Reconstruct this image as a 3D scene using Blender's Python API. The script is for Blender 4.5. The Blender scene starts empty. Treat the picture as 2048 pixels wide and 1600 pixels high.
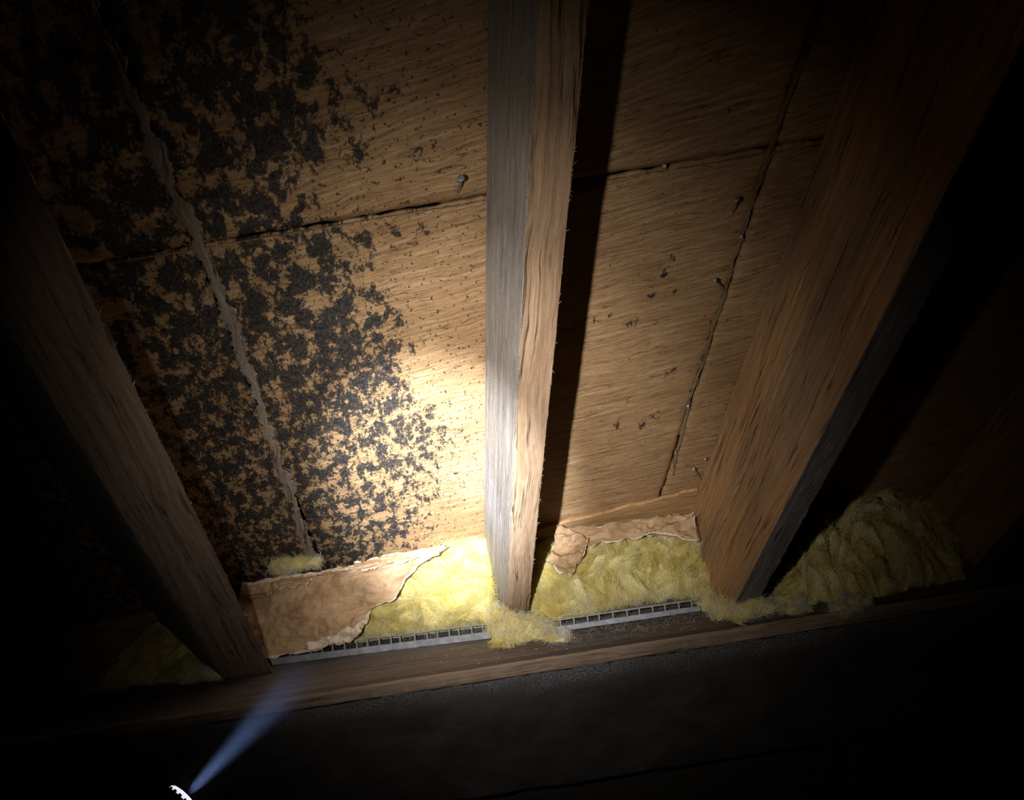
import bpy, math, random
import numpy as np
from mathutils import Vector, Matrix

random.seed(7)
RNG = np.random.default_rng(7)
scene = bpy.context.scene
COL = scene.collection

# ------------------------------------------------------------------ camera
ROLL = math.radians(8.8)
FPX = 1500.0
CAM = np.array([0.0, 0.0, 1.25])
RIGHT = np.array([math.cos(ROLL), 0.0, -math.sin(ROLL)])
DOWN = np.array([-math.sin(ROLL), 0.0, -math.cos(ROLL)])
FWD = np.array([0.0, 1.0, 0.0])
cd = bpy.data.cameras.new('camera')
cd.sensor_width = 36.0
cd.lens = 36.0 * FPX / 2048.0
cd.clip_start = 0.02
cam = bpy.data.objects.new('camera', cd)
COL.objects.link(cam)
m = Matrix.Identity(4)
for i, v in enumerate((RIGHT, -DOWN, -FWD)):
    for j in range(3):
        m[j][i] = v[j]
for j in range(3):
    m[j][3] = CAM[j]
cam.matrix_world = m
scene.camera = cam

def norm(v):
    return v / np.linalg.norm(v)

def ray(px, py):
    return (px - 1024) / FPX * RIGHT + (py - 800) / FPX * DOWN + FWD

def on_plane(px, py, N, k):
    r = ray(px, py)
    return CAM + r * (k / N.dot(r))

# roof plane: contains the eave direction X and the rafter direction D
X = np.array([1.0, 0, 0])
D = norm(ray(960, 2200))
N = np.cross(X, D)
N = norm(N if N[2] > 0 else -N)
C_ROOF = 1.0
Z = np.array([0, 0, 1.0])
Z_PLATE = CAM[2] - 0.52

def roof(px, py, h=0.0):
    return on_plane(px, py, N, C_ROOF - h)

def plate(px, py, dz=0.0):
    return on_plane(px, py, Z, Z_PLATE + dz - CAM[2])

def uw(p):           # point on the roof -> (along eave, along rafter)
    q = np.asarray(p) - CAM
    k = q @ N
    q = q - np.multiply.outer(k, N) if q.ndim > 1 else q - k * N
    # solve q = u X + w D
    xd = X @ D
    a, b = q @ X, q @ D
    w = (b - xd * a) / (1 - xd * xd)
    return a - xd * w, w

def from_uw(u, w, h=0.0):
    return CAM + np.multiply.outer(u, X) + np.multiply.outer(w, D) + N * (C_ROOF - h)

# ------------------------------------------------------------------ world, lights, exposure
scene.view_settings.view_transform = 'Standard'
scene.view_settings.look = 'None'
scene.view_settings.gamma = 1.0
scene.view_settings.use_curve_mapping = False
scene.view_settings.exposure = 0.0
world = bpy.data.worlds.new('world')
scene.world = world
world.use_nodes = True
world.node_tree.nodes['Background'].inputs[0].default_value = (0.6, 0.75, 1.0, 1)
world.node_tree.nodes['Background'].inputs[1].default_value = 0.0006

def spot(name, loc, target, energy, size_deg, blend, radius, color):
    l = bpy.data.lights.new(name, 'SPOT')
    l.energy = energy
    l.spot_size = math.radians(size_deg)
    l.spot_blend = blend
    l.shadow_soft_size = radius
    l.color = color
    o = bpy.data.objects.new(name, l)
    COL.objects.link(o)
    o.location = loc
    o.rotation_euler = Vector(np.asarray(target) - np.asarray(loc)).to_track_quat('-Z', 'Y').to_euler()
    return o

KEY = CAM + 0.10 * N - 0.175 * X + 0.05 * D
spot('torch_spill', KEY, roof(1015, 860), 7.5, 78, 1.0, 0.012, (1.0, 0.88, 0.73))
spot('torch_halo', KEY, roof(990, 890), 31.0, 60, 1.0, 0.012, (1.0, 0.93, 0.83))
spot('torch_corona', KEY, roof(970, 925), 86.0, 42, 1.0, 0.012, (1.0, 0.97, 0.93))
spot('torch_hotspot', KEY, roof(893, 962), 650.0, 23.5, 1.0, 0.012, (0.90, 0.95, 1.0))
# the small flashlight at the lower left of the picture
FL_HEAD = CAM + ray(367, 1598) * 1.10
FL_DIR = norm(roof(985, 950) - FL_HEAD)
spot('flashlight_beam', FL_HEAD + FL_DIR * 0.009, FL_HEAD + FL_DIR, 30.0, 21, 0.95, 0.008, (0.40, 0.56, 1.0))

# ------------------------------------------------------------------ helpers
def hash3(i, j, k, seed):
    i = i.astype(np.int64); j = j.astype(np.int64); k = k.astype(np.int64)
    n = (i * 374761393 + j * 668265263 + k * 2147483647 + seed * 974711) & 0xffffffff
    n = ((n ^ (n >> 13)) * 1274126177) & 0xffffffff
    n = ((n ^ (n >> 16)) * 2246822519) & 0xffffffff
    n = n ^ (n >> 13)
    return (n & 0xffff) / 65535.0

def vnoise(p, seed=0):
    p = np.asarray(p, dtype=float)
    f = np.floor(p)
    t = p - f
    t = t * t * (3 - 2 * t)
    i, j, k = f[..., 0], f[..., 1], f[..., 2]
    r = 0
    for a in (0, 1):
        wa = t[..., 0] if a else 1 - t[..., 0]
        for b in (0, 1):
            wb = t[..., 1] if b else 1 - t[..., 1]
            for c in (0, 1):
                wc = t[..., 2] if c else 1 - t[..., 2]
                r = r + wa * wb * wc * hash3(i + a, j + b, k + c, seed)
    return r * 2 - 1

def fbm(p, seed=0, octaves=4, gain=0.5):
    s, a = 0, 1.0
    p = np.asarray(p, dtype=float)
    for o in range(octaves):
        s = s + a * vnoise(p * 2.0 ** o + 17.3 * o, seed + o)
        a *= gain
    return s

def put(o, parent=None, **props):
    COL.objects.link(o)
    if parent is not None:
        o.parent = parent
    for k, v in props.items():
        o[k] = v
    return o

def mesh_obj(name, verts, faces, mat, parent=None, uv=None, mats=None, smooth=True, attr=None, **props):
    """verts in world space (n,3); a child is stored relative to its parent's (unrotated) origin"""
    verts = np.asarray(verts, dtype=float)
    if parent is not None:
        org = np.zeros(3)
        q = parent
        while q is not None:
            org = org + np.array(q.location)
            q = q.parent
        loc = np.zeros(3)
    else:
        lo, hi = verts.min(0), verts.max(0)
        org = (lo + hi) / 2
        org[2] = lo[2]
        loc = org
    me = bpy.data.meshes.new(name)
    me.from_pydata((verts - org).tolist(), [], [list(map(int, f)) for f in faces])
    if isinstance(mat, (list, tuple)):
        for mm in mat:
            me.materials.append(mm)
    else:
        me.materials.append(mat)
    if mats is not None:
        me.polygons.foreach_set('material_index', np.asarray(mats, dtype=np.int32))
    if uv is not None:
        l = me.uv_layers.new(name='UVMap')
        li = np.empty(len(me.loops), dtype=np.int32)
        me.loops.foreach_get('vertex_index', li)
        l.data.foreach_set('uv', np.asarray(uv, dtype=np.float32)[li].ravel())
    if attr:
        for k, v in attr.items():
            a = me.attributes.new(k, 'FLOAT', 'POINT')
            a.data.foreach_set('value', np.asarray(v, dtype=np.float32))
    if smooth:
        me.polygons.foreach_set('use_smooth', np.ones(len(me.polygons), dtype=bool))
    me.update()
    o = bpy.data.objects.new(name, me)
    o.location = loc
    return put(o, parent, **props)

def empty(name, loc, **props):
    o = bpy.data.objects.new(name, None)
    o.empty_display_size = 0.05
    o.location = loc
    return put(o, None, **props)

def grid_faces(ny, nx, off=0, flip=False):
    j, i = np.meshgrid(np.arange(ny - 1), np.arange(nx - 1), indexing='ij')
    a = (j * nx + i).ravel() + off
    f = np.stack([a, a + 1, a + nx + 1, a + nx], 1)
    return f[:, ::-1] if flip else f

def slab(P, back, uvP, flip=False):
    """closed body from a front grid P[ny,nx,3] and a back grid"""
    ny, nx, _ = P.shape
    n = ny * nx
    V = np.concatenate([P.reshape(-1, 3), back.reshape(-1, 3)])
    UV = np.concatenate([uvP.reshape(-1, 2)] * 2)
    F = [grid_faces(ny, nx, 0, flip), grid_faces(ny, nx, n, not flip)]
    idx = np.arange(n).reshape(ny, nx)
    loop = np.concatenate([idx[0, :-1], idx[:-1, -1], idx[-1, :0:-1], idx[:0:-1, 0]])
    nx_ = np.roll(loop, -1)
    side = np.stack([nx_, loop, loop + n, nx_ + n], 1)
    if flip:
        side = side[:, ::-1]
    F.append(side)
    return V, np.concatenate(F), UV

def polyline(pts, n):
    pts = np.asarray(pts, dtype=float)
    s = np.concatenate([[0], np.cumsum(np.linalg.norm(np.diff(pts, axis=0), axis=1))])
    t = np.linspace(0, s[-1], n)
    return np.stack([np.interp(t, s, pts[:, k]) for k in range(pts.shape[1])], 1)

def coons(bottom, top, left, right, ny, nx):
    """px boundary curves -> px grid [ny,nx,2]; row 0 = bottom"""
    B, T = polyline(bottom, nx), polyline(top, nx)
    L, R = polyline(left, ny), polyline(right, ny)
    b = np.linspace(0, 1, ny)[:, None, None]
    a = np.linspace(0, 1, nx)[None, :, None]
    return ((1 - b) * B[None] + b * T[None] + (1 - a) * L[:, None] + a * R[:, None]
            - ((1 - a) * (1 - b) * B[0] + a * (1 - b) * B[-1] + (1 - a) * b * T[0] + a * b * T[-1]))

def box_vf(p0, ax, ay, az):
    p0 = np.asarray(p0, float)
    V = [p0 + a * ax + b * ay + c * az for c in (0, 1) for b in (0, 1) for a in (0, 1)]
    F = [(0, 2, 3, 1), (4, 5, 7, 6), (0, 1, 5, 4), (2, 6, 7, 3), (0, 4, 6, 2), (1, 3, 7, 5)]
    return np.array(V), F

def rbox(p0, ax, ay, az, r=0.0015, jitter=0.0, seg=1):
    """bevelled box with seg divisions along ax"""
    la, lb, lc = (np.linalg.norm(v) for v in (ax, ay, az))
    ea, eb, ec = ax / la, ay / lb, az / lc
    r = min(r, lb * 0.3, lc * 0.3)
    prof = [(r, 0), (lb - r, 0), (lb, r), (lb, lc - r), (lb - r, lc), (r, lc), (0, lc - r), (0, r)]
    V, F = [], []
    for s in range(seg + 1):
        for (y, z) in prof:
            q = p0 + ax * (s / seg) + eb * y + ec * z
            if jitter:
                q = q + (eb * RNG.normal() + ec * RNG.normal()) * jitter
            V.append(q)
    for s in range(seg):
        for k in range(8):
            a, b = s * 8 + k, s * 8 + (k + 1) % 8
            F.append((a, a + 8, b + 8, b))
    F.append(tuple(range(8)))
    F.append(tuple(range(seg * 8 + 7, seg * 8 - 1, -1)))
    return np.array(V), F

def tube(points, radii, sides=8, cap=True):
    points = np.asarray(points, float)
    V, F = [], []
    n = len(points)
    for i, p in enumerate(points):
        t = norm(points[min(i + 1, n - 1)] - points[max(i - 1, 0)])
        a = norm(np.cross(t, [0.3, 0.2, 0.93] if abs(t[2]) < 0.9 else [1, 0, 0]))
        b = np.cross(t, a)
        for k in range(sides):
            an = 2 * math.pi * k / sides
            V.append(p + radii[i] * (math.cos(an) * a + math.sin(an) * b))
    for i in range(n - 1):
        for k in range(sides):
            a, b = i * sides + k, i * sides + (k + 1) % sides
            F.append((a, b, b + sides, a + sides))
    if cap:
        F.append(tuple(range(sides - 1, -1, -1)))
        F.append(tuple(range((n - 1) * sides, n * sides)))
    return np.array(V), F

def join_vf(items):
    V, F, o = [], [], 0
    for v, f in items:
        V.append(np.asarray(v))
        F += [tuple(int(i) + o for i in g) for g in f]
        o += len(v)
    return np.concatenate(V), F

# ------------------------------------------------------------------ materials
class NT:
    def __init__(self, name):
        self.mat = bpy.data.materials.new(name)
        self.mat.use_nodes = True
        self.t = self.mat.node_tree
        self.b = self.t.nodes['Principled BSDF']
        self.out = self.t.nodes['Material Output']
    def n(self, typ, **kw):
        x = self.t.nodes.new(typ)
        for k, v in kw.items():
            setattr(x, k, v)
        return x
    def set(self, sock, v):
        if hasattr(v, 'is_linked') or isinstance(v, bpy.types.NodeSocket):
            self.t.links.new(v, sock)
        else:
            sock.default_value = v
    def math(self, op, a, b=0.0, clamp=False):
        x = self.n('ShaderNodeMath', operation=op, use_clamp=clamp)
        self.set(x.inputs[0], a); self.set(x.inputs[1], b)
        return x.outputs[0]
    def noise(self, vec, scale=1.0, detail=6.0, rough=0.55, dist=0.0):
        x = self.n('ShaderNodeTexNoise')
        self.set(x.inputs['Vector'], vec)
        x.inputs['Scale'].default_value = scale
        x.inputs['Detail'].default_value = detail
        x.inputs['Roughness'].default_value = rough
        x.inputs['Distortion'].default_value = dist
        return x.outputs['Fac']
    def scale(self, vec, s, loc=(0, 0, 0)):
        x = self.n('ShaderNodeMapping')
        self.set(x.inputs['Vector'], vec)
        x.inputs['Scale'].default_value = s
        x.inputs['Location'].default_value = loc
        return x.outputs[0]
    def ramp(self, fac, stops, interp='LINEAR'):
        x = self.n('ShaderNodeValToRGB')
        self.set(x.inputs[0], fac)
        r = x.color_ramp
        r.interpolation = interp
        while len(r.elements) < len(stops):
            r.elements.new(0.5)
        for e, (p, c) in zip(r.elements, stops):
            e.position = p
            e.color = c if len(c) == 4 else (*c, 1)
        return x.outputs[0]
    def sstep(self, v, lo, hi):
        x = self.n('ShaderNodeMapRange', interpolation_type='SMOOTHSTEP')
        self.set(x.inputs[0], v)
        x.inputs[1].default_value = lo
        x.inputs[2].default_value = hi
        return x.outputs[0]
    def mix(self, fac, a, b, mode='MIX'):
        x = self.n('ShaderNodeMix', data_type='RGBA', blend_type=mode)
        self.set(x.inputs[0], fac)
        for s, v in ((x.inputs[6], a), (x.inputs[7], b)):
            if isinstance(v, tuple):
                s.default_value = v if len(v) == 4 else (*v, 1)
            else:
                self.set(s, v)
        return x.outputs[2]
    def bump(self, h, strength, dist, prev=None):
        x = self.n('ShaderNodeBump')
        x.inputs['Strength'].default_value = strength
        x.inputs['Distance'].default_value = dist
        self.set(x.inputs['Height'], h)
        if prev is not None:
            self.set(x.inputs['Normal'], prev)
        return x.outputs[0]
    def uv(self):
        return self.n('ShaderNodeUVMap', uv_map='UVMap').outputs[0]
    def attr(self, name):
        return self.n('ShaderNodeAttribute', attribute_name=name).outputs['Fac']

def wood(name, dark, mid, light, seed=0.0, rough=0.8, fine=1.0, crack=0.5, bump=1.0, grey=None, knots=0.0):
    """grain runs along U (metres), V across"""
    t = NT(name)
    uv = t.uv()
    wob = t.noise(t.scale(uv, (3, 6, 1), (seed, seed * 2, 0)), 1, 3)
    comb = t.n('ShaderNodeCombineXYZ')
    t.set(comb.inputs[1], t.math('MULTIPLY', t.math('SUBTRACT', wob, 0.5), 0.035))
    add = t.n('ShaderNodeVectorMath', operation='ADD')
    t.set(add.inputs[0], uv); t.set(add.inputs[1], comb.outputs[0])
    v = add.outputs[0]
    g1 = t.noise(t.scale(v, (3.5, 115, 1), (seed, 3, seed)), 1, 7, 0.66)
    g2 = t.noise(t.scale(v, (26, 620, 1), (seed, 5, 1)), 1, 4, 0.68)
    g3 = t.noise(t.scale(v, (1.5, 9, 1), (seed * 3, 1, 2)), 1, 4, 0.6)
    speck = t.noise(t.scale(v, (240, 420, 1), (seed, 9, 0)), 1, 3, 0.7)
    grain = t.math('ADD', t.math('MULTIPLY', g1, 0.6), t.math('MULTIPLY', g2, 0.4))
    col = t.ramp(grain, [(0.30, dark), (0.47, mid), (0.66, light)])
    if grey is not None:
        col = t.mix(t.math('MULTIPLY', t.sstep(g3, 0.42, 0.68), 0.75), col, grey)
    col = t.mix(t.math('MULTIPLY', t.sstep(speck, 0.58, 0.74), 0.45), col, tuple(c * 0.35 for c in dark))
    ck = t.noise(t.scale(v, (1.6, 85, 1), (seed + 4, 7, 3)), 1, 4, 0.5)
    lines = t.math('SUBTRACT', 1.0, t.sstep(t.math('ABSOLUTE', t.math('SUBTRACT', ck, 0.5)), 0.0, 0.020))
    gate = t.sstep(t.noise(t.scale(v, (5, 22, 1), (seed, 11, 1)), 1, 3), 0.44, 0.58)
    lines = t.math('MULTIPLY', t.math('MULTIPLY', lines, gate), crack)
    col = t.mix(lines, col, tuple(c * 0.12 for c in dark))
    t.set(t.b.inputs['Base Color'], col)
    t.b.inputs['Roughness'].default_value = rough
    t.b.inputs['Specular IOR Level'].default_value = 0.25
    h = t.math('SUBTRACT', t.math('ADD', t.math('MULTIPLY', g1, 0.7), t.math('MULTIPLY', g2, 0.6 * fine)), lines)
    h = t.math('SUBTRACT', h, t.math('MULTIPLY', speck, 0.25 * fine))
    t.set(t.b.inputs['Normal'], t.bump(h, 0.55 * bump, 0.004))
    return t.mat

def sheathing_mat():
    t = NT('plywood_sheathing')
    uv = t.uv()
    # grain nearly along the eave, slightly skewed
    rot = t.n('ShaderNodeMapping')
    t.set(rot.inputs['Vector'], uv)
    rot.inputs['Rotation'].default_value = (0, 0, math.radians(9))
    g = rot.outputs[0]
    wob = t.noise(t.scale(g, (4, 7, 1)), 1, 3)
    comb = t.n('ShaderNodeCombineXYZ')
    t.set(comb.inputs[1], t.math('MULTIPLY', t.math('SUBTRACT', wob, 0.5), 0.045))
    add = t.n('ShaderNodeVectorMath', operation='ADD')
    t.set(add.inputs[0], g); t.set(add.inputs[1], comb.outputs[0])
    v = add.outputs[0]
    g1 = t.noise(t.scale(v, (9, 150, 1)), 1, 7, 0.66)
    g2 = t.noise(t.scale(v, (45, 520, 1), (3, 1, 0)), 1, 5, 0.7)
    g3 = t.noise(t.scale(uv, (3.5, 5, 1), (7, 2, 0)), 1, 5, 0.6)
    grain = t.math('ADD', t.math('MULTIPLY', g1, 0.62), t.math('MULTIPLY', g2, 0.38))
    col = t.ramp(grain, [(0.32, (0.12, 0.066, 0.030)), (0.44, (0.30, 0.185, 0.092)),
                         (0.53, (0.43, 0.268, 0.136)), (0.66, (0.60, 0.435, 0.27))])
    hatch = t.noise(t.scale(v, (40, 330, 1), (9, 4, 0)), 1, 5, 0.72)
    col = t.mix(t.math('MULTIPLY', t.sstep(hatch, 0.57, 0.66), 0.75), col, (0.075, 0.042, 0.02))
    col = t.mix(t.math('MULTIPLY', t.sstep(t.math('SUBTRACT', 1.0, hatch), 0.56, 0.72), 0.35), col, (0.68, 0.53, 0.36))
    col = t.mix(t.math('MULTIPLY', t.sstep(g3, 0.46, 0.70), 0.35), col, (0.27, 0.145, 0.062))
    ck = t.noise(t.scale(v, (9, 85, 1), (2, 7, 3)), 1, 5, 0.6)
    lines = t.math('SUBTRACT', 1.0, t.sstep(t.math('ABSOLUTE', t.math('SUBTRACT', ck, 0.5)), 0.0, 0.014))
    gate = t.sstep(t.noise(t.scale(v, (14, 30, 1), (4, 11, 1)), 1, 4), 0.53, 0.62)
    lines = t.math('MULTIPLY', lines, gate)
    col = t.mix(t.math('MULTIPLY', lines, 0.8), col, (0.025, 0.016, 0.010))
    # mould colonies: fractal blotches whose number follows the painted density
    dens = t.attr('mould')
    finer = t.attr('mould_fine')
    big = t.noise(t.scale(uv, (29, 21, 1), (5, 3, 0)), 1, 8, 0.66, 0.25)
    mid_ = t.noise(t.scale(uv, (46, 27, 1), (1, 9, 0)), 1, 8, 0.72, 0.2)
    fine = t.noise(t.scale(uv, (210, 125, 1), (1, 4, 0)), 1, 4, 0.7)
    blot = t.math('ADD', t.math('MULTIPLY', big, t.math('SUBTRACT', 1.0, finer)), t.math('MULTIPLY', mid_, finer))
    vein = t.noise(t.scale(uv, (115, 66, 1), (6, 4, 0)), 1, 6, 0.75, 0.6)
    blot = t.math('ADD', t.math('MULTIPLY', blot, 0.60), t.math('ADD', t.math('MULTIPLY', fine, 0.17), t.math('MULTIPLY', vein, 0.23)))
    thr = t.math('SUBTRACT', 0.735, t.math('MULTIPLY', dens, 0.262))
    diff = t.math('SUBTRACT', blot, thr)
    core = t.sstep(diff, -0.006, 0.020)
    halo = t.math('MULTIPLY', t.math('MULTIPLY', t.sstep(diff, -0.035, 0.02), 0.22), t.sstep(dens, 0.3, 0.9))
    # stray specks
    sp = t.noise(t.scale(uv, (135, 95, 1), (2, 2, 5)), 1, 4, 0.6)
    spk = t.sstep(t.math('ADD', sp, t.math('MULTIPLY', t.attr('specks'), 0.135)), 0.745, 0.77)
    mask = t.math('MAXIMUM', t.math('MULTIPLY', spk, 0.9), t.math('MAXIMUM', core, halo))
    mcol = t.ramp(t.noise(t.scale(uv, (60, 60, 1), (8, 8, 0)), 1, 5, 0.7),
                  [(0.35, (0.006, 0.009, 0.014)), (0.55, (0.012, 0.017, 0.023)), (0.72, (0.030, 0.036, 0.026))])
    strands = t.sstep(fine, 0.42, 0.62)
    keep = t.math('MULTIPLY', mask, t.math('SUBTRACT', 1.0, t.math('MULTIPLY', strands, 0.16)))
    col = t.mix(keep, col, mcol)
    t.set(t.b.inputs['Base Color'], col)
    t.set(t.b.inputs['Roughness'], t.math('SUBTRACT', 0.72, t.math('MULTIPLY', mask, 0.12)))
    t.b.inputs['Specular IOR Level'].default_value = 0.3
    h = t.math('ADD', t.math('ADD', t.math('MULTIPLY', g1, 0.45), t.math('MULTIPLY', hatch, -0.35)), t.math('MULTIPLY', g2, 0.55))
    h = t.math('SUBTRACT', h, t.math('MULTIPLY', lines, 0.6))
    h = t.math('ADD', h, t.math('MULTIPLY', keep, t.math('MULTIPLY', fine, 0.9)))
    t.set(t.b.inputs['Normal'], t.bump(h, 0.6, 0.0045))
    return t.mat

def fibre_mat(name, stops, rough=0.75, trans=0.0):
    t = NT(name)
    hi = t.n('ShaderNodeHairInfo')
    col = t.ramp(t.math('ADD', t.math('MULTIPLY', hi.outputs['Random'], 0.2), t.math('MULTIPLY', t.attr('tone'), 0.8)), stops)
    t.set(t.b.inputs['Base Color'], col)
    t.b.inputs['Roughness'].default_value = rough
    t.b.inputs['Specular IOR Level'].default_value = 0.2
    return t.mat

def wool_mat():
    t = NT('fibreglass_wool')
    tc = t.n('ShaderNodeTexCoord').outputs['Object']
    n1 = t.noise(tc, 16, 5, 0.6, 0.4)
    n2 = t.noise(tc, 160, 5, 0.7)
    col = t.ramp(n1, [(0.32, (0.42, 0.31, 0.07)), (0.48, (0.70, 0.58, 0.19)), (0.62, (0.83, 0.76, 0.42))])
    col = t.mix(t.math('MULTIPLY', t.sstep(n2, 0.45, 0.7), 0.5), col, (0.34, 0.27, 0.07))
    t.set(t.b.inputs['Base Color'], col)
    t.b.inputs['Roughness'].default_value = 0.95
    t.b.inputs['Specular IOR Level'].default_value = 0.1
    t.set(t.b.inputs['Normal'], t.bump(n2, 0.8, 0.006))
    return t.mat

def kraft_mat():
    t = NT('kraft_paper')
    uv = t.uv()
    n1 = t.noise(t.scale(uv, (14, 22, 1)), 1, 6, 0.6, 0.5)
    n2 = t.noise(t.scale(uv, (260, 260, 1)), 1, 3, 0.6)
    col = t.ramp(n1, [(0.30, (0.27, 0.165, 0.085)), (0.5, (0.46, 0.30, 0.17)), (0.72, (0.56, 0.39, 0.235))])
    stain = t.sstep(t.noise(t.scale(uv, (30, 46, 1), (3, 3, 0)), 1, 5, 0.65), 0.57, 0.74)
    col = t.mix(t.math('MULTIPLY', stain, 0.45), col, (0.16, 0.085, 0.04))
    torn = t.attr('torn')
    tn = t.sstep(t.math('ADD', torn, t.math('MULTIPLY', t.math('SUBTRACT', n1, 0.5), 0.7)), 0.45, 0.8)
    col = t.mix(t.math('MULTIPLY', tn, 0.9), col, (0.72, 0.62, 0.50))
    wr = t.noise(t.scale(uv, (11, 38, 1), (6, 1, 0)), 1, 6, 0.6, 1.0)
    ridge = t.math('ABSOLUTE', t.math('SUBTRACT', wr, 0.5))
    col = t.mix(t.math('MULTIPLY', t.math('SUBTRACT', 1.0, t.sstep(ridge, 0.0, 0.012)), 0.40), col, (0.10, 0.055, 0.03))  # shade of the paper creases, mixed into the colour
    t.set(t.b.inputs['Base Color'], col)
    t.b.inputs['Roughness'].default_value = 0.62
    t.b.inputs['Specular IOR Level'].default_value = 0.3
    b1 = t.bump(ridge, 0.5, 0.02)
    t.set(t.b.inputs['Normal'], t.bump(n2, 0.25, 0.002, b1))
    return t.mat

def plain(name, col, rough=0.5, metal=0.0, nscale=60, var=0.35, bump=0.2, emit=None):
    t = NT(name)
    tc = t.n('ShaderNodeTexCoord').outputs['Object']
    n1 = t.noise(tc, nscale, 5, 0.65)
    c = t.ramp(n1, [(0.3, tuple(x * (1 - var) for x in col)), (0.7, tuple(min(1, x * (1 + var)) for x in col))])
    t.set(t.b.inputs['Base Color'], c)
    t.b.inputs['Roughness'].default_value = rough
    t.b.inputs['Metallic'].default_value = metal
    if bump:
        t.set(t.b.inputs['Normal'], t.bump(n1, bump, 0.002))
    if emit:
        t.b.inputs['Emission Color'].default_value = (*emit[0], 1)
        t.b.inputs['Emission Strength'].default_value = emit[1]
    return t.mat

M_SHEATH = sheathing_mat()
M_BROWN = wood('sawn_timber_brown', (0.15, 0.088, 0.05), (0.33, 0.215, 0.135), (0.48, 0.34, 0.23), 1.0, crack=0.8, bump=1.2)
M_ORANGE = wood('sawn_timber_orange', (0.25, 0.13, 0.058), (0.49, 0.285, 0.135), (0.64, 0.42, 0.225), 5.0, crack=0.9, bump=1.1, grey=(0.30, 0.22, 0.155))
M_GREY = wood('weathered_timber_pale_grey', (0.18, 0.153, 0.135), (0.35, 0.312, 0.28), (0.48, 0.435, 0.395), 9.0, crack=0.5, bump=1.5, fine=1.9)
M_DKGREY = wood('timber_dark_grey', (0.095, 0.086, 0.084), (0.185, 0.17, 0.165), (0.27, 0.25, 0.243), 13.0, crack=0.6, bump=1.3)  # darker grey timber for rafter undersides and far sides
M_UMBER = wood('old_timber_umber', (0.10, 0.065, 0.048), (0.21, 0.145, 0.11), (0.30, 0.215, 0.165), 17.0, crack=0.7, bump=1.2)
M_SEAM = wood('splintered_veneer', (0.085, 0.062, 0.048), (0.235, 0.19, 0.15), (0.39, 0.335, 0.275), 21.0, crack=0.9, bump=1.6)
M_SEAM2 = wood('splintered_veneer_brown', (0.10, 0.06, 0.03), (0.26, 0.17, 0.09), (0.40, 0.28, 0.16), 23.0, crack=0.9, bump=1.5)
M_BOARD = wood('eave_board_wood', (0.20, 0.105, 0.045), (0.42, 0.25, 0.12), (0.56, 0.36, 0.18), 27.0, crack=0.6)
M_PLATE = wood('dusty_plate_wood', (0.058, 0.043, 0.035), (0.145, 0.112, 0.094), (0.235, 0.19, 0.16), 31.0, crack=0.8, bump=1.4, fine=1.6, grey=(0.165, 0.162, 0.17))
M_LIP = wood('plate_edge_wood', (0.10, 0.064, 0.042), (0.225, 0.16, 0.115), (0.33, 0.25, 0.185), 35.0, crack=0.7)
def beam_mat():
    t = NT('sooty_dusty_beam')
    uv = t.uv()
    n1 = t.noise(t.scale(uv, (9, 16, 1)), 1, 7, 0.65, 0.4)
    n2 = t.noise(t.scale(uv, (190, 240, 1)), 1, 5, 0.7)
    col = t.ramp(n1, [(0.32, (0.026, 0.024, 0.024)), (0.52, (0.040, 0.037, 0.037)), (0.72, (0.060, 0.055, 0.052))])
    sx = t.n('ShaderNodeSeparateXYZ'); t.set(sx.inputs[0], uv)
    edge = t.math('SUBTRACT', 1.0, t.sstep(t.math('ADD', sx.outputs[1], t.math('MULTIPLY', t.math('SUBTRACT', n1, 0.5), 0.12)), 0.0, 0.05))
    col = t.mix(t.math('MULTIPLY', edge, t.sstep(n2, 0.35, 0.65)), col, (0.15, 0.15, 0.165))     # dust crumbs along the upper edge
    col = t.mix(t.math('MULTIPLY', t.sstep(n2, 0.55, 0.7), 0.5), col, (0.018, 0.017, 0.017))
    t.set(t.b.inputs['Base Color'], col)
    t.b.inputs['Roughness'].default_value = 0.9
    t.b.inputs['Specular IOR Level'].default_value = 0.15
    t.set(t.b.inputs['Normal'], t.bump(t.math('ADD', n1, t.math('MULTIPLY', n2, 0.4)), 0.6, 0.006))
    return t.mat
M_BEAM = beam_mat()
M_WALL = wood('dark_wall_boards', (0.018, 0.016, 0.014), (0.035, 0.03, 0.026), (0.05, 0.045, 0.04), 43.0, crack=0.5)
M_WOOL = wool_mat()
M_FIBRE = fibre_mat('yellow_glass_fibre', [(0.0, (0.44, 0.33, 0.07)), (0.25, (0.72, 0.58, 0.16)), (0.55, (0.84, 0.75, 0.34)), (0.8, (0.88, 0.83, 0.52)), (1.0, (0.88, 0.87, 0.72))])
M_PALE = fibre_mat('pale_dusty_fibre', [(0.0, (0.42, 0.40, 0.33)), (0.5, (0.62, 0.60, 0.52)), (1.0, (0.75, 0.73, 0.66))])
M_SPLINTER = fibre_mat('wood_splinter', [(0.0, (0.16, 0.10, 0.06)), (0.6, (0.36, 0.25, 0.16)), (1.0, (0.55, 0.45, 0.35))])
M_KRAFT = kraft_mat()
M_VENT = plain('grey_vent_plastic', (0.27, 0.285, 0.32), 0.55, 0.0, 60, 0.3, 0.4)
M_NAIL = plain('dull_steel', (0.30, 0.31, 0.33), 0.4, 0.6, 300, 0.5, 0.3)
M_BLACK = plain('black_anodised_metal', (0.016, 0.016, 0.018), 0.45, 0.5, 200, 0.3, 0.1)
M_BEZEL = plain('bare_bezel_metal', (0.32, 0.32, 0.36), 0.3, 0.9, 200, 0.2, 0.1)
M_LENS = plain('lit_lens', (0.9, 0.9, 1.0), 0.2, 0.0, 10, 0.0, 0.0, ((0.86, 0.86, 1.0), 0.9))
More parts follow.
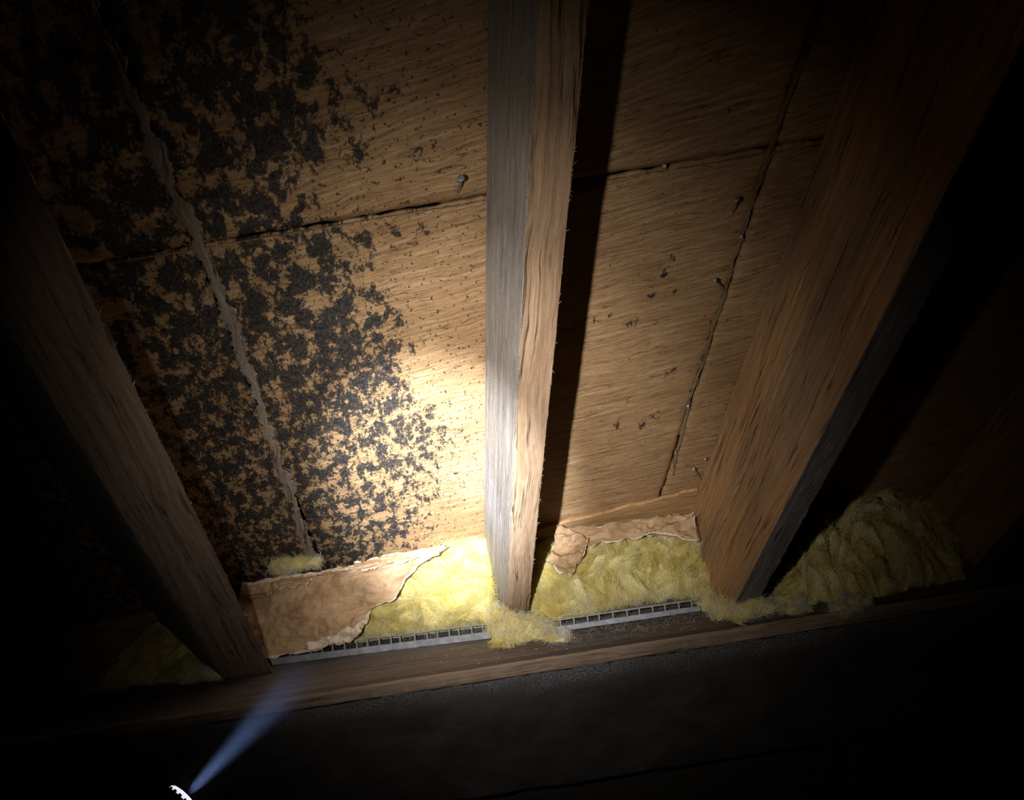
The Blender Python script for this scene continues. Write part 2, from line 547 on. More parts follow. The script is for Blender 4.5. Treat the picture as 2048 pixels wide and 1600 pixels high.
M_FLOOR = plain('dusty_subfloor', (0.05, 0.042, 0.035), 0.9, 0.0, 20, 0.4, 0.3)

# ------------------------------------------------------------------ fibres (hair curves)
def strands(name, starts, normals, dirs, parent, mat, seed, length=(0.02, 0.05), npts=7, radius=0.00022,
            clumps=200, lift=0.006, curl=1.6, **props):
    """starts/normals/dirs (n,3): strands lie along the surface in swirling locks"""
    rng = np.random.default_rng(seed)
    n = len(starts)
    cidx = rng.integers(0, n, clumps)
    cpos = starts[cidx]
    near = np.empty(n, dtype=int)
    for s in range(0, n, 2000):
        d2 = ((starts[s:s + 2000, None, :] - cpos[None]) ** 2).sum(-1)
        near[s:s + 2000] = d2.argmin(1)
    cang = fbm(cpos * 9.0, seed, 3) * 2.6 + rng.normal(0, 0.35, clumps)
    ccurl = rng.normal(0, curl, clumps)
    cl = rng.uniform(0.7, 1.3, clumps)
    clift = rng.uniform(0.2, 1.6, clumps)
    bi = np.cross(normals, dirs)
    ang0 = cang[near] + rng.normal(0, 0.13, n)
    L = rng.uniform(length[0], length[1], n) * cl[near]
    pull = (cpos[near] - starts) * 0.25
    t = np.linspace(0, 1, npts)
    pts = np.empty((n, npts, 3))
    p = starts - normals * 0.0015
    pts[:, 0] = p
    lf = lift * clift[near] * rng.uniform(0.2, 1.3, n)
    cu = ccurl[near] + rng.normal(0, 0.3, n)
    for k in range(1, npts):
        a = ang0 + cu * t[k]
        step = L / (npts - 1)
        p = p + (np.cos(a) * step)[:, None] * dirs + (np.sin(a) * step)[:, None] * bi + pull * (1.0 / (npts - 1))
        up = lf * (np.sin(t[k] * math.pi * 0.75))
        pts[:, k] = p + normals * up[:, None]
    tone = np.clip((0.55 * rng.beta(0.9, 0.9, clumps) + 0.45 * (0.5 + 0.8 * fbm(cpos * 26.0, seed + 2, 2)))[near] + rng.normal(0, 0.06, n), 0, 1)
    return curves_obj(name, pts, parent, mat, radius, rng, tone, **props)

def curves_obj(name, pts, parent, mat, radius, rng, tone=None, **props):
    n, npts, _ = pts.shape
    org = np.zeros(3)
    q = parent
    while q is not None:
        org = org + np.array(q.location)
        q = q.parent
    loc = np.zeros(3)
    if parent is None:
        org = pts.reshape(-1, 3).mean(0)
        org[2] = pts[..., 2].min()
        loc = org
    hc = bpy.data.hair_curves.new(name)
    hc.add_curves([npts] * n)
    hc.attributes['position'].data.foreach_set('vector', (pts - org).astype(np.float32).ravel())
    ra = hc.attributes.get('radius') or hc.attributes.new('radius', 'FLOAT', 'POINT')
    rr = np.repeat(rng.uniform(0.6, 1.4, n)[:, None] * radius, npts, 1) * np.linspace(1, 0.45, npts)[None]
    ra.data.foreach_set('value', rr.astype(np.float32).ravel())
    ta = hc.attributes.new('tone', 'FLOAT', 'CURVE')
    ta.data.foreach_set('value', (rng.random(n) if tone is None else tone).astype(np.float32))
    hc.materials.append(mat)
    o = bpy.data.objects.new(name, hc)
    o.location = loc
    return put(o, parent, **props)

def sample_surface(V, F, n, rng, keep=None):
    F = np.asarray(F)
    tri = np.concatenate([F[:, [0, 1, 2]], F[:, [0, 2, 3]]])
    a, b, c = V[tri[:, 0]], V[tri[:, 1]], V[tri[:, 2]]
    cr = np.cross(b - a, c - a)
    ar = np.linalg.norm(cr, axis=1) + 1e-12
    nn = cr / ar[:, None]
    if keep is not None:
        ar = ar * keep(nn, (a + b + c) / 3)
    i = rng.choice(len(tri), n, p=ar / ar.sum())
    r1, r2 = np.sqrt(rng.random(n)), rng.random(n)
    P = (1 - r1)[:, None] * a[i] + (r1 * (1 - r2))[:, None] * b[i] + (r1 * r2)[:, None] * c[i]
    return P, nn[i]

def tangent(normals, ref):
    d = ref[None] - normals * (normals @ ref)[:, None]
    l = np.linalg.norm(d, axis=1)
    alt = np.cross(normals, [0.2, 0.9, 0.3])
    d = np.where((l > 0.1)[:, None], d, alt)
    return d / (np.linalg.norm(d, axis=1)[:, None] + 1e-9)

# ------------------------------------------------------------------ sheathing (the sloping ceiling)
# mould density, given by its edge on the boards
edge_px = [(690, -200), (700, 0), (735, 110), (770, 190), (745, 300), (705, 380), (840, 452), (800, 560), (815, 640), (850, 700),
           (850, 770), (915, 850), (915, 930), (890, 1000), (860, 1060), (800, 1120), (700, 1180)]
E = np.array([uw(roof(*p)) for p in edge_px])
order = np.argsort(E[:, 1]); E = E[order]
BLOBS = [(845, 462, 34, 1.1), (832, 285, 24, 0.95), (792, 190, 32, 0.95), (760, 395, 26, 0.8), (915, 470, 26, 0.42), (1300, 592, 24, 0.98), (1325, 548, 22, 0.98), (1348, 522, 26, 0.98), (1232, 602, 22, 0.98), (1215, 632, 20, 0.98), (1268, 642, 26, 0.98), (1192, 640, 20, 0.98), (1345, 586, 18, 0.98), (1430, 640, 24, 0.98), (1286, 850, 22, 0.98), (1310, 830, 24, 0.98), (1255, 800, 20, 0.98), (1230, 852, 18, 0.98), (1340, 745, 28, 0.98), (1215, 775, 16, 0.98), (1375, 690, 18, 0.98), (1290, 690, 18, 0.98), (1180, 575, 18, 0.98), (1290, 580, 90, 0.62), (1280, 830, 80, 0.62), (1300, 720, 70, 0.5)]

def mould_density(u, w):
    eu = np.interp(w, E[:, 1], E[:, 0])
    p = np.stack([u * 7, w * 7, np.zeros_like(u)], -1)
    w0_ = uw(roof(700, 300))[1]
    ext = 0.022 + 0.05 * np.clip((w0_ - w) / 0.08 + 1, 0, 1) + 0.075 * np.clip((w - uw(roof(700, 560))[1]) / 0.25, 0, 1)
    d = (eu + ext - u) + 0.055 * fbm(p, 3, 3)
    dens = np.clip(0.47 + d / 0.13 * 0.42, 0, 1) * (d > -0.25)
    dens = np.where(d < 0, np.clip(0.47 + d / 0.14 * 0.45, 0, 1), dens)
    lo = uw(roof(840, 960)); hot = np.exp(-(((u - lo[0]) / 0.20) ** 2 + ((w - lo[1]) / 0.22) ** 2))
    dens = dens * (1 - 0.10 * hot)
    left = uw(roof(330, 800))[0]
    dens = dens * np.where(u < left, 0.90, 1.0)
    for (px, py, r, a) in BLOBS:
        bu, bw = uw(roof(px, py))
        s = r / FPX * np.linalg.norm(roof(px, py) - CAM)
        g = a * np.exp(-(((u - bu) / s) ** 2 + ((w - bw) / (s * 1.3)) ** 2))
        dens = np.maximum(dens, g)
    far = uw(roof(1600, 700))[0]
    dens = dens * (u < far)
    fine = np.clip((w - uw(roof(700, 640))[1]) / 0.30, 0, 1) * 0.85 + 0.08
    mid0 = uw(roof(1000, 700))[0]
    fine = np.where(u > mid0, 0.9, fine)
    return dens, fine

V1_PX = [(130, -110), (175, 0), (215, 90), (300, 270), (350, 385), (400, 480), (440, 590), (480, 690), (520, 800), (560, 930), (600, 1040), (635, 1130)]
V2_PX = [(1675, -60), (1640, 30), (1550, 270), (1500, 420), (1450, 580), (1380, 800), (1345, 950)]
UW_V1 = np.array([uw(roof(*p)) for p in V1_PX])
UW_V2 = np.array([uw(roof(*p)) for p in V2_PX])
f1 = np.polyfit(UW_V1[:, 1], UW_V1[:, 0], 1)
f2 = np.polyfit(UW_V2[:, 1], UW_V2[:, 0], 1)
SA = np.array([uw(roof(*p)) for p in [(220, 522), (600, 460), (975, 396), (1200, 356), (1640, 280)]])
fa = np.polyfit(SA[:, 0], SA[:, 1], 1)
W_TOP, W_BOT = -0.9, 2.35
ceil_org = from_uw(0.0, 1.0)
ceiling = empty('ceiling', ceil_org, kind='structure', label='sloping plywood roof underside with black mould in the left bay', category='ceiling')

def panel(u_l, u_r, w_t, w_b, seed):
    """u_l(w), u_r(w), w_t(u), w_b(u)"""
    us = [np.polyval(u_l, 0.6), np.polyval(u_r, 0.6)]
    nx = max(8, int((us[1] - us[0]) / 0.014))
    ny = max(8, int(abs(np.polyval(w_b, 0) - np.polyval(w_t, 0)) / 0.014))
    b = np.linspace(0, 1, ny)[:, None]
    a = np.linspace(0, 1, nx)[None, :]
    u = us[0] * (1 - a) + us[1] * a + 0 * b
    for _ in range(4):
        w = np.polyval(w_t, u) * (1 - b) + np.polyval(w_b, u) * b
        u = np.polyval(u_l, w) * (1 - a) + np.polyval(u_r, w) * a
    g = 0.0035
    nz = fbm(np.stack([u * 60, w * 60, u * 0 + seed], -1), seed, 3) * 0.0035
    u[:, 0] += g + nz[:, 0]; u[:, -1] -= g + nz[:, -1]
    w[0, :] += g + nz[0, :]; w[-1, :] -= g + nz[-1, :]
    hgt = 0.0012 * fbm(np.stack([u * 5, w * 9, u * 0], -1), seed + 5, 3)
    edge = np.minimum(np.minimum(a, 1 - a) * nx, np.minimum(b, 1 - b) * ny)
    hgt = hgt + np.where(edge < 1, -0.0025, 0)
    P = from_uw(u, w) - N * np.clip(hgt, -0.003, 0.003)[..., None]
    back = P + N * 0.014
    dens, fine = mould_density(u, w)
    mid0 = uw(roof(1000, 700))[0]
    spk = np.where(u < mid0, 0.75, 0.62) * (u < uw(roof(1600, 700))[0])
    eu = np.interp(w, E[:, 1], E[:, 0])
    ext_ = 0.08
    spk = np.where(u < mid0, np.clip(1.0 - (u - eu - ext_) * 1.8, 0.2, 1), spk)
    Vv, F, UV = slab(P, back, np.stack([u, w], -1), flip=True)
    mesh_obj('sheathing_panel', Vv, F, M_SHEATH, ceiling, UV, attr={'mould': np.tile(dens.ravel(), 2), 'mould_fine': np.tile(fine.ravel(), 2), 'specks': np.tile(spk.ravel(), 2)})

c0 = lambda v: np.array([0.0, v])
for k, (ul, ur) in enumerate([(c0(-2.2), f1), (f1, f2), (f2, c0(2.9))]):
    panel(ul, ur, c0(W_TOP), fa, 10 + k)
    panel(ul, ur, fa, c0(W_BOT), 20 + k)

def seam_strip(name, uwpts, width, height, mat, seed, n=420, m=11):
    c = polyline(uwpts, n)
    L = np.concatenate([[0], np.cumsum(np.linalg.norm(np.diff(c, axis=0), axis=1))])
    c[:, 0] += min(0.004, width * 0.3) * fbm(np.stack([L * 14, L * 0, L * 0], -1), seed, 4)
    wl = width * (0.75 + 0.55 * fbm(np.stack([L * 40, L * 0 + 3, L * 0], -1), seed + 1, 5, 0.65))
    wr = width * (0.75 + 0.55 * fbm(np.stack([L * 40, L * 0 + 9, L * 0], -1), seed + 2, 5, 0.65))
    wl, wr = np.clip(wl, width * 0.25, None), np.clip(wr, width * 0.25, None)
    s = np.linspace(-1, 1, m)
    off = np.where(s[None] < 0, s[None] * wl[:, None], s[None] * wr[:, None])
    u = c[:, 0:1] + off
    w = c[:, 1:2] + 0 * off
    tw = s[None] * 4.0 + L[:, None] * 9
    h = height * (1 - s[None] ** 2) ** 0.6 * (0.72 + 0.75 * fbm(np.stack([L[:, None] * 9 + 0 * tw, tw * 2.2, 0 * tw], -1), seed + 3, 4))
    h = np.clip(h, 0.0004, None)
    P = from_uw(u, w) - N * h[..., None]
    UV = np.stack([L[:, None] + 0 * u, off + L[:, None] * 0.12], -1)
    back = from_uw(u, w) + N * 0.002
    Vv, F, uvv = slab(P, back, UV, flip=False)
    o = mesh_obj(name, Vv, F, mat, ceiling, uvv, label='raised strip of splintered wood fibre along a board joint')
    # loose splinters along both edges
    rng = np.random.default_rng(seed)
    ns = 500 if width > 0.008 else 160
    k = rng.integers(2, n - 2, ns)
    side = rng.choice([-1, 1], ns)
    su = c[k, 0] + np.where(side < 0, -wl[k], wr[k]) * rng.uniform(0.2, 1.0, ns)
    st = from_uw(su, c[k, 1]) - N * (height * 0.5)
    ln = rng.uniform(0.006, 0.022, ns) * (1.0 if width > 0.008 else 0.7)
    al = from_uw(c[np.minimum(k + 1, n - 1), 0], c[np.minimum(k + 1, n - 1), 1]) - from_uw(c[k - 1, 0], c[k - 1, 1])
    al = al / np.linalg.norm(al, axis=1)[:, None]
    dr = (al * rng.choice([-1, 1], ns)[:, None] + (D if abs(al[0] @ X) > 0.7 else X)[None] * (side * rng.uniform(0.02, 0.3, ns))[:, None] - N[None] * rng.uniform(0, 0.35, ns)[:, None])
    t = np.linspace(0, 1, 4)
    pts = st[:, None] + (ln[:, None] * t[None])[..., None] * dr[:, None] + (t ** 2)[None, :, None] * rng.normal(0, 0.002, (ns, 1, 3))
    curves_obj('splinters', pts, o, M_SPLINTER, 0.00035, rng, kind='stuff')

seam_strip('seam_strip', UW_V1, 0.0135, 0.0042, M_SEAM, 31, 1100, 17)
seam_strip('seam_strip', UW_V2, 0.0050, 0.003, M_SEAM2, 37)
# ragged edge of the cross joint
for (x0, x1, wd, sd) in ((225, 975, 0.0032, 41), (1195, 1640, 0.0032, 43)):
    pts = [uw(roof(x, 522 - 0.1665 * (x - 220) + 4)) for x in np.linspace(x0, x1, 12)]
    seam_strip('seam_strip', np.array(pts), wd, 0.002, M_SEAM2, sd, 260, 7)

# low board at the eave of the middle bay
def eave_board(tl, tr, br, bl, th, name, mat, seed):
    q = [np.array(uw(roof(*p))) for p in (tl, tr, br, bl)]
    ny, nx = 12, 90
    b = np.linspace(0, 1, ny)[:, None, None]; a = np.linspace(0, 1, nx)[None, :, None]
    G = (1 - b) * ((1 - a) * q[0] + a * q[1]) + b * ((1 - a) * q[3] + a * q[2])
    u, w = G[..., 0], G[..., 1]
    nzz = fbm(np.stack([u * 40, w * 0 + seed, w * 0], -1), seed, 4)
    w[0] += 0.004 * nzz[0]
    P = from_uw(u, w) - N * (th + 0.001 * fbm(np.stack([u * 9, w * 60, w * 0], -1), seed, 3))[..., None]
    back = from_uw(u, w) - N * 0.001
    Vv, F, UV = slab(P, back, G, flip=True)
    mesh_obj(name, Vv, F, mat, None, UV, smooth=False, label='narrow tan board under the roof along the eave in the middle bay', category='board')

eave_board((1062, 1058), (1394, 974), (1383, 1050), (1064, 1106), 0.009, 'eave_board', M_BOARD, 3)

# ------------------------------------------------------------------ rafters
def rafter(lines, mats, label, seed, top_w=-0.75, rough=0.0008, cracks=(), sub=(50, 26, 36, 4)):
    """lines: four (u, h) rows of the section, in order top-left, bottom-left, bottom-right, top-right.
    every edge runs along the slope and is cut level where it meets the plate"""
    ny = 340
    ring_u, ring_h, ring_m, ring_v = [], [], [], []
    acc = 0.0
    for k in range(4):
        (u0, h0), (u1, h1) = lines[k], lines[(k + 1) % 4]
        d = math.hypot(u1 - u0, h1 - h0)
        for s in range(sub[k]):
            f = s / sub[k]
            ring_u.append(u0 + (u1 - u0) * f); ring_h.append(h0 + (h1 - h0) * f)
            ring_m.append(k); ring_v.append(acc + d * f)
        acc += d
    ring_u, ring_h, ring_v = map(np.array, (ring_u, ring_h, ring_v))
    nr = len(ring_u)
    # where each line meets the plate
    base = np.array([CAM + u * X + N * (C_ROOF - h) for u, h in zip(ring_u, ring_h)])
    w_end = (Z_PLATE - base[:, 2]) / D[2]
    t = np.linspace(0, 1, ny)[:, None]
    W = top_w + (w_end[None] - top_w) * t
    P = base[None] + W[..., None] * D
    # outward directions in the section
    cu, ch = ring_u.mean(), ring_h.mean()
    tu = np.roll(ring_u, -1) - np.roll(ring_u, 1); th_ = np.roll(ring_h, -1) - np.roll(ring_h, 1)
    nu, nh = -th_, tu
    ln = np.hypot(nu, nh); nu, nh = nu / ln, nh / ln
    flip = (nu * (ring_u - cu) + nh * (ring_h - ch)) < 0
    nu = np.where(flip, -nu, nu); nh = np.where(flip, -nh, nh)
    nz = fbm(np.stack([W * 5, np.broadcast_to(ring_v * 70, W.shape), W * 0], -1), seed, 4)
    nz2 = fbm(np.stack([W * 45, np.broadcast_to(ring_v * 160, W.shape), W * 0], -1), seed + 7, 3)
    disp = rough * (nz * 1.2 + nz2 * 0.7)
    wane = fbm(np.stack([W[:, 0] * 3, W[:, 0] * 0, W[:, 0] * 0], -1), seed + 3, 3)
    corner = np.array([0] * nr); pos = 0
    for k in range(4):
        corner[pos] = 1; pos += sub[k]
    disp = disp - corner[None] * (0.0012 + 0.0018 * np.abs(fbm(np.stack([W * 30, W * 0, np.broadcast_to(ring_v, W.shape)], -1), seed + 5, 3)))
    disp = np.where(np.array(ring_m)[None] == 3, np.minimum(disp, 0), disp)      # keep the top under the boards
    disp[:, 0] = np.minimum(disp[:, 0], 0); 
    for (v0, dv, w0, w1, dep, wid) in cracks:
        along = np.clip((W - w0) / (w1 - w0), 0, 1)
        vc = v0 + dv * along + 0.003 * fbm(np.stack([W * 9, W * 0, W * 0], -1), seed + 11, 3)
        on = np.exp(-((ring_v[None] - vc) / wid) ** 2) * (W > w0) * (W < w1) * np.sin(np.pi * along) ** 0.3
        disp = disp - dep * on
    P = P + disp[..., None] * (nu[:, None] * X[None] - nh[:, None] * N[None])[None]
    F, MI = [], []
    for k in range(nr):
        k2 = (k + 1) % nr
        j = np.arange(ny - 1)
        F.append(np.stack([j * nr + k, j * nr + k2, (j + 1) * nr + k2, (j + 1) * nr + k], 1))
        MI += [ring_m[k]] * (ny - 1)
    Vv = P.reshape(-1, 3)
    F = np.concatenate(F).tolist()
    F.append(list(range(nr - 1, -1, -1))); F.append([(ny - 1) * nr + k for k in range(nr)])
    MI += [1, 1]
    UV = np.stack([W, np.broadcast_to(ring_v, W.shape)], -1).reshape(-1, 2)
    o = mesh_obj('rafter', Vv, F, mats, None, UV, mats=MI, label=label, category='rafter')
    mark_sharp(o)
    # splinters on the arrises
    rng = np.random.default_rng(seed)
    cid = np.flatnonzero(corner)[[1, 2]]
    k = rng.choice(cid, 320); j = rng.integers(ny // 4, ny - 3, 320)
    st = P[j, k]
    outd = nu[k][:, None] * X[None] - nh[k][:, None] * N[None]
    ln = rng.uniform(0.002, 0.008, 320)
    dr = outd * rng.uniform(0.15, 0.8, 320)[:, None] + D[None] * rng.choice([-1, 1], 320)[:, None] * rng.uniform(0.4, 1, 320)[:, None]
    t = np.linspace(0, 1, 4)
    pts = (st - outd * 0.001)[:, None] + (ln[:, None] * t[None])[..., None] * dr[:, None]
    curves_obj('splinters', pts, o, M_SPLINTER, 0.0004, rng, kind='stuff')
    return o

def mark_sharp(o, deg=50):
    me = o.data
    try:
        me.set_sharp_from_angle(angle=math.radians(deg))
    except Exception:
        pass

def U(px, py, h=0.0):
    p = roof(px, py, h)
    return uw(p)[0]

# section lines come from where the edges cross picture row y=1000
hC, hR, hL, hF = 0.20, 0.30, 0.25, 0.26
cen = [(U(968, 1000), 0.0005), (U(1023, 1000, hC), hC), (U(1081, 1000, hC), hC), (U(1081, 1000, hC) + 0.0, 0.0005)]
rafter(cen, [M_GREY, M_BROWN, M_BROWN, M_BROWN], 'upright rafter between the two lit bays, pale grey on its left side and tan beneath', 101,
       cracks=[(0.30, 0.0, 0.2, 1.0, 0.004, 0.002), (0.27, 0.006, 0.9, 1.5, 0.003, 0.002)])
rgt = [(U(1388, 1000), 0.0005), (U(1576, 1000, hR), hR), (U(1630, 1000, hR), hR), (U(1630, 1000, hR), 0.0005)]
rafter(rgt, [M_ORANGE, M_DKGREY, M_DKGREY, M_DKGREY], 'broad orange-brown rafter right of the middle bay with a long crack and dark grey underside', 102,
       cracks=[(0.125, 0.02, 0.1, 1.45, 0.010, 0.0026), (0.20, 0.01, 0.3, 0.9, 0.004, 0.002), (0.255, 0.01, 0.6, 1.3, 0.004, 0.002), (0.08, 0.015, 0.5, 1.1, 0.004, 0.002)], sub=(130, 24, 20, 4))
lL, lR = U(223, 1000, hL), U(381, 1000, hL)
lft = [(lL - 0.245, 0.0005), (lL, hL), (lR, hL), (lR - 0.215, 0.0005)]  # lean invented so this rafter casts a shade band on the boards
rafter(lft, [M_DKGREY, M_UMBER, M_UMBER, M_DKGREY], 'dim leaning rafter left of the mouldy bay with a lengthwise split in its underside', 103,
       cracks=[(math.hypot(0.245, hL) + (U(318, 1000, hL) - lL), -0.012, 0.3, 1.7, 0.010, 0.0032)], sub=(20, 60, 12, 4))
fj, fc = U(1858, 996), U(2048, 1023, hF)
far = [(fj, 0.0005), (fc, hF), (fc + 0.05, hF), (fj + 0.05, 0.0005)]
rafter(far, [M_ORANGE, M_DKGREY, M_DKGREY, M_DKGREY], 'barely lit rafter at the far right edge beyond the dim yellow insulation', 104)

# ------------------------------------------------------------------ wall plate, beam, wall, floor
def long_timber(name, prof, x0, x1, mats, matidx, seed, label, category, nx=420, rough=0.0015, iso=False, **kw):
    """prof: list of (y, z) outline points (closed), extruded along X"""
    prof = np.array(prof, float)
    ring, mi, vv = [], [], []
    acc = 0
    for k in range(len(prof)):
        p, q = prof[k], prof[(k + 1) % len(prof)]
        d = np.linalg.norm(q - p)
        s = max(1, min(26, int(d / 0.012)))
        for i in range(s):
            ring.append(p + (q - p) * i / s); mi.append(matidx[k]); vv.append(acc + d * i / s)
        acc += d
    ring, vv = np.array(ring), np.array(vv)
    nr = len(ring)
    xs = np.linspace(x0, x1, nx)
    tg = np.roll(ring, -1, 0) - np.roll(ring, 1, 0)
    nn = np.stack([tg[:, 1], -tg[:, 0]], 1); nn /= np.linalg.norm(nn, axis=1)[:, None]
    c = ring.mean(0)
    sgn = np.sign(((ring - c) * nn).sum(1)); nn *= sgn[:, None]
    Xg, Vg = np.meshgrid(xs, vv, indexing='ij')
    disp = rough * (fbm(np.stack([Xg * 6, Vg * 60, 0 * Xg], -1), seed, 4) + 0.7 * fbm(np.stack([Xg * 50, Vg * 120, 0 * Xg], -1), seed + 3, 3))
    if iso:
        disp = rough * (fbm(np.stack([Xg * 30, Vg * 30, 0 * Xg], -1), seed, 4) + 1.6 * np.exp(-Vg / 0.03) * fbm(np.stack([Xg * 70, Vg * 70, 0 * Xg], -1), seed + 3, 3))
    disp = disp - rough * 1.2
    P = np.stack([Xg, ring[None, :, 0] + disp * nn[None, :, 0], ring[None, :, 1] + disp * nn[None, :, 1]], -1)
    F, MI = [], []
    for k in range(nr):
        k2 = (k + 1) % nr
        j = np.arange(nx - 1)
        F.append(np.stack([j * nr + k, (j + 1) * nr + k, (j + 1) * nr + k2, j * nr + k2], 1)); MI += [mi[k]] * (nx - 1)
    F = np.concatenate(F).tolist()
    F.append(list(range(nr))); F.append([(nx - 1) * nr + k for k in range(nr - 1, -1, -1)])
    MI += [0, 0]
    UV = np.stack([Xg, Vg], -1).reshape(-1, 2)
    o = mesh_obj(name, P.reshape(-1, 3), F, mats, None, UV, mats=MI, label=label, category=category, **kw)
    mark_sharp(o, 40)
    return o

Y_LIP = 1.50
zp = Z_PLATE
long_timber('wall_plate', [(Y_LIP + 0.006, zp), (Y_LIP, zp - 0.006), (Y_LIP + 0.002, zp - 0.026), (Y_LIP + 0.006, zp - 0.030), (2.12, zp - 0.030), (2.12, zp)],
            -2.2, 2.6, [M_PLATE, M_LIP], [1, 1, 1, 0, 0, 0], 201, 'long dusty wooden plate under the rafter feet with a lighter front edge', 'plate', nx=520, rough=0.0009)
long_timber('beam', [(Y_LIP + 0.010, zp - 0.031), (Y_LIP + 0.014, zp - 0.262), (Y_LIP + 0.022, zp - 0.270), (1.72, zp - 0.270), (1.72, zp - 0.031)],
            -2.2, 2.6, [M_BEAM], [0, 0, 0, 0, 0], 205, 'sooty dark beam below the plate with a rough upper edge', 'beam', nx=900, rough=0.0022, iso=True)
# wall below and floor
V, F = box_vf((-2.2, 1.60, 0.0), np.array([4.8, 0, 0]), np.array([0, 0.1, 0]), np.array([0, 0, zp - 0.271]))
UVw = np.stack([V[:, 0], V[:, 2]], 1)
mesh_obj('wall_far', V, F, M_WALL, None, UVw, smooth=False, kind='structure', label='black boarded wall below the beam', category='wall')
V, F = box_vf((-2.2, -1.6, -0.06), np.array([4.8, 0, 0]), np.array([0, 3.35, 0]), np.array([0, 0, 0.06]))
mesh_obj('floor', V, F, M_FLOOR, None, V[:, :2], smooth=False, kind='structure', label='dusty attic floor in the dark below', category='floor')
pt = on_plane(1690, 1500, FWD, 1.54); pt2 = on_plane(1762, 1490, FWD, 1.54)
V, F = rbox(np.array([pt[0], 1.535, 0.0]), np.array([0, 0, zp - 0.272]), np.array([pt2[0] - pt[0], 0, 0]), np.array([0, 0.062, 0]), 0.003, 0.0006, 30)
UVw = np.stack([V[:, 2], V[:, 0]], 1)
mesh_obj('post', V, F, M_WALL, None, UVw, label='short dark post below the beam at lower right', category='post')

# ------------------------------------------------------------------ insulation
def front_plane(bl, br, top):
    a, b, c = plate(*bl), plate(*br), roof(*top)
    n = norm(np.cross(b - a, c - a))
    if n[1] < 0:
        n = -n
    return n, n.dot(a - CAM)

def px_grid_to_plane(G, n, k):
    R = ((G[..., 0:1] - 1024) / FPX) * RIGHT + ((G[..., 1:2] - 800) / FPX) * DOWN + FWD
    return CAM + R * (k / (R @ n))[..., None]

def px_of(P):
    q = P - CAM
    d = q @ FWD
    return np.stack([1024 + FPX * (q @ RIGHT) / d, 800 + FPX * (q @ DOWN) / d], -1)

def in_poly(p, poly):
    poly = np.asarray(poly, float)
    x, y = p[:, 0], p[:, 1]
    c = np.zeros(len(p), bool)
    for (x0, y0), (x1, y1) in zip(poly, np.roll(poly, -1, 0)):
        k = (y0 > y) != (y1 > y)
        xi = (x1 - x0) * (y - y0) / ((y1 - y0) if y1 != y0 else 1e-9) + x0
        c ^= k & (x < xi)
    return c

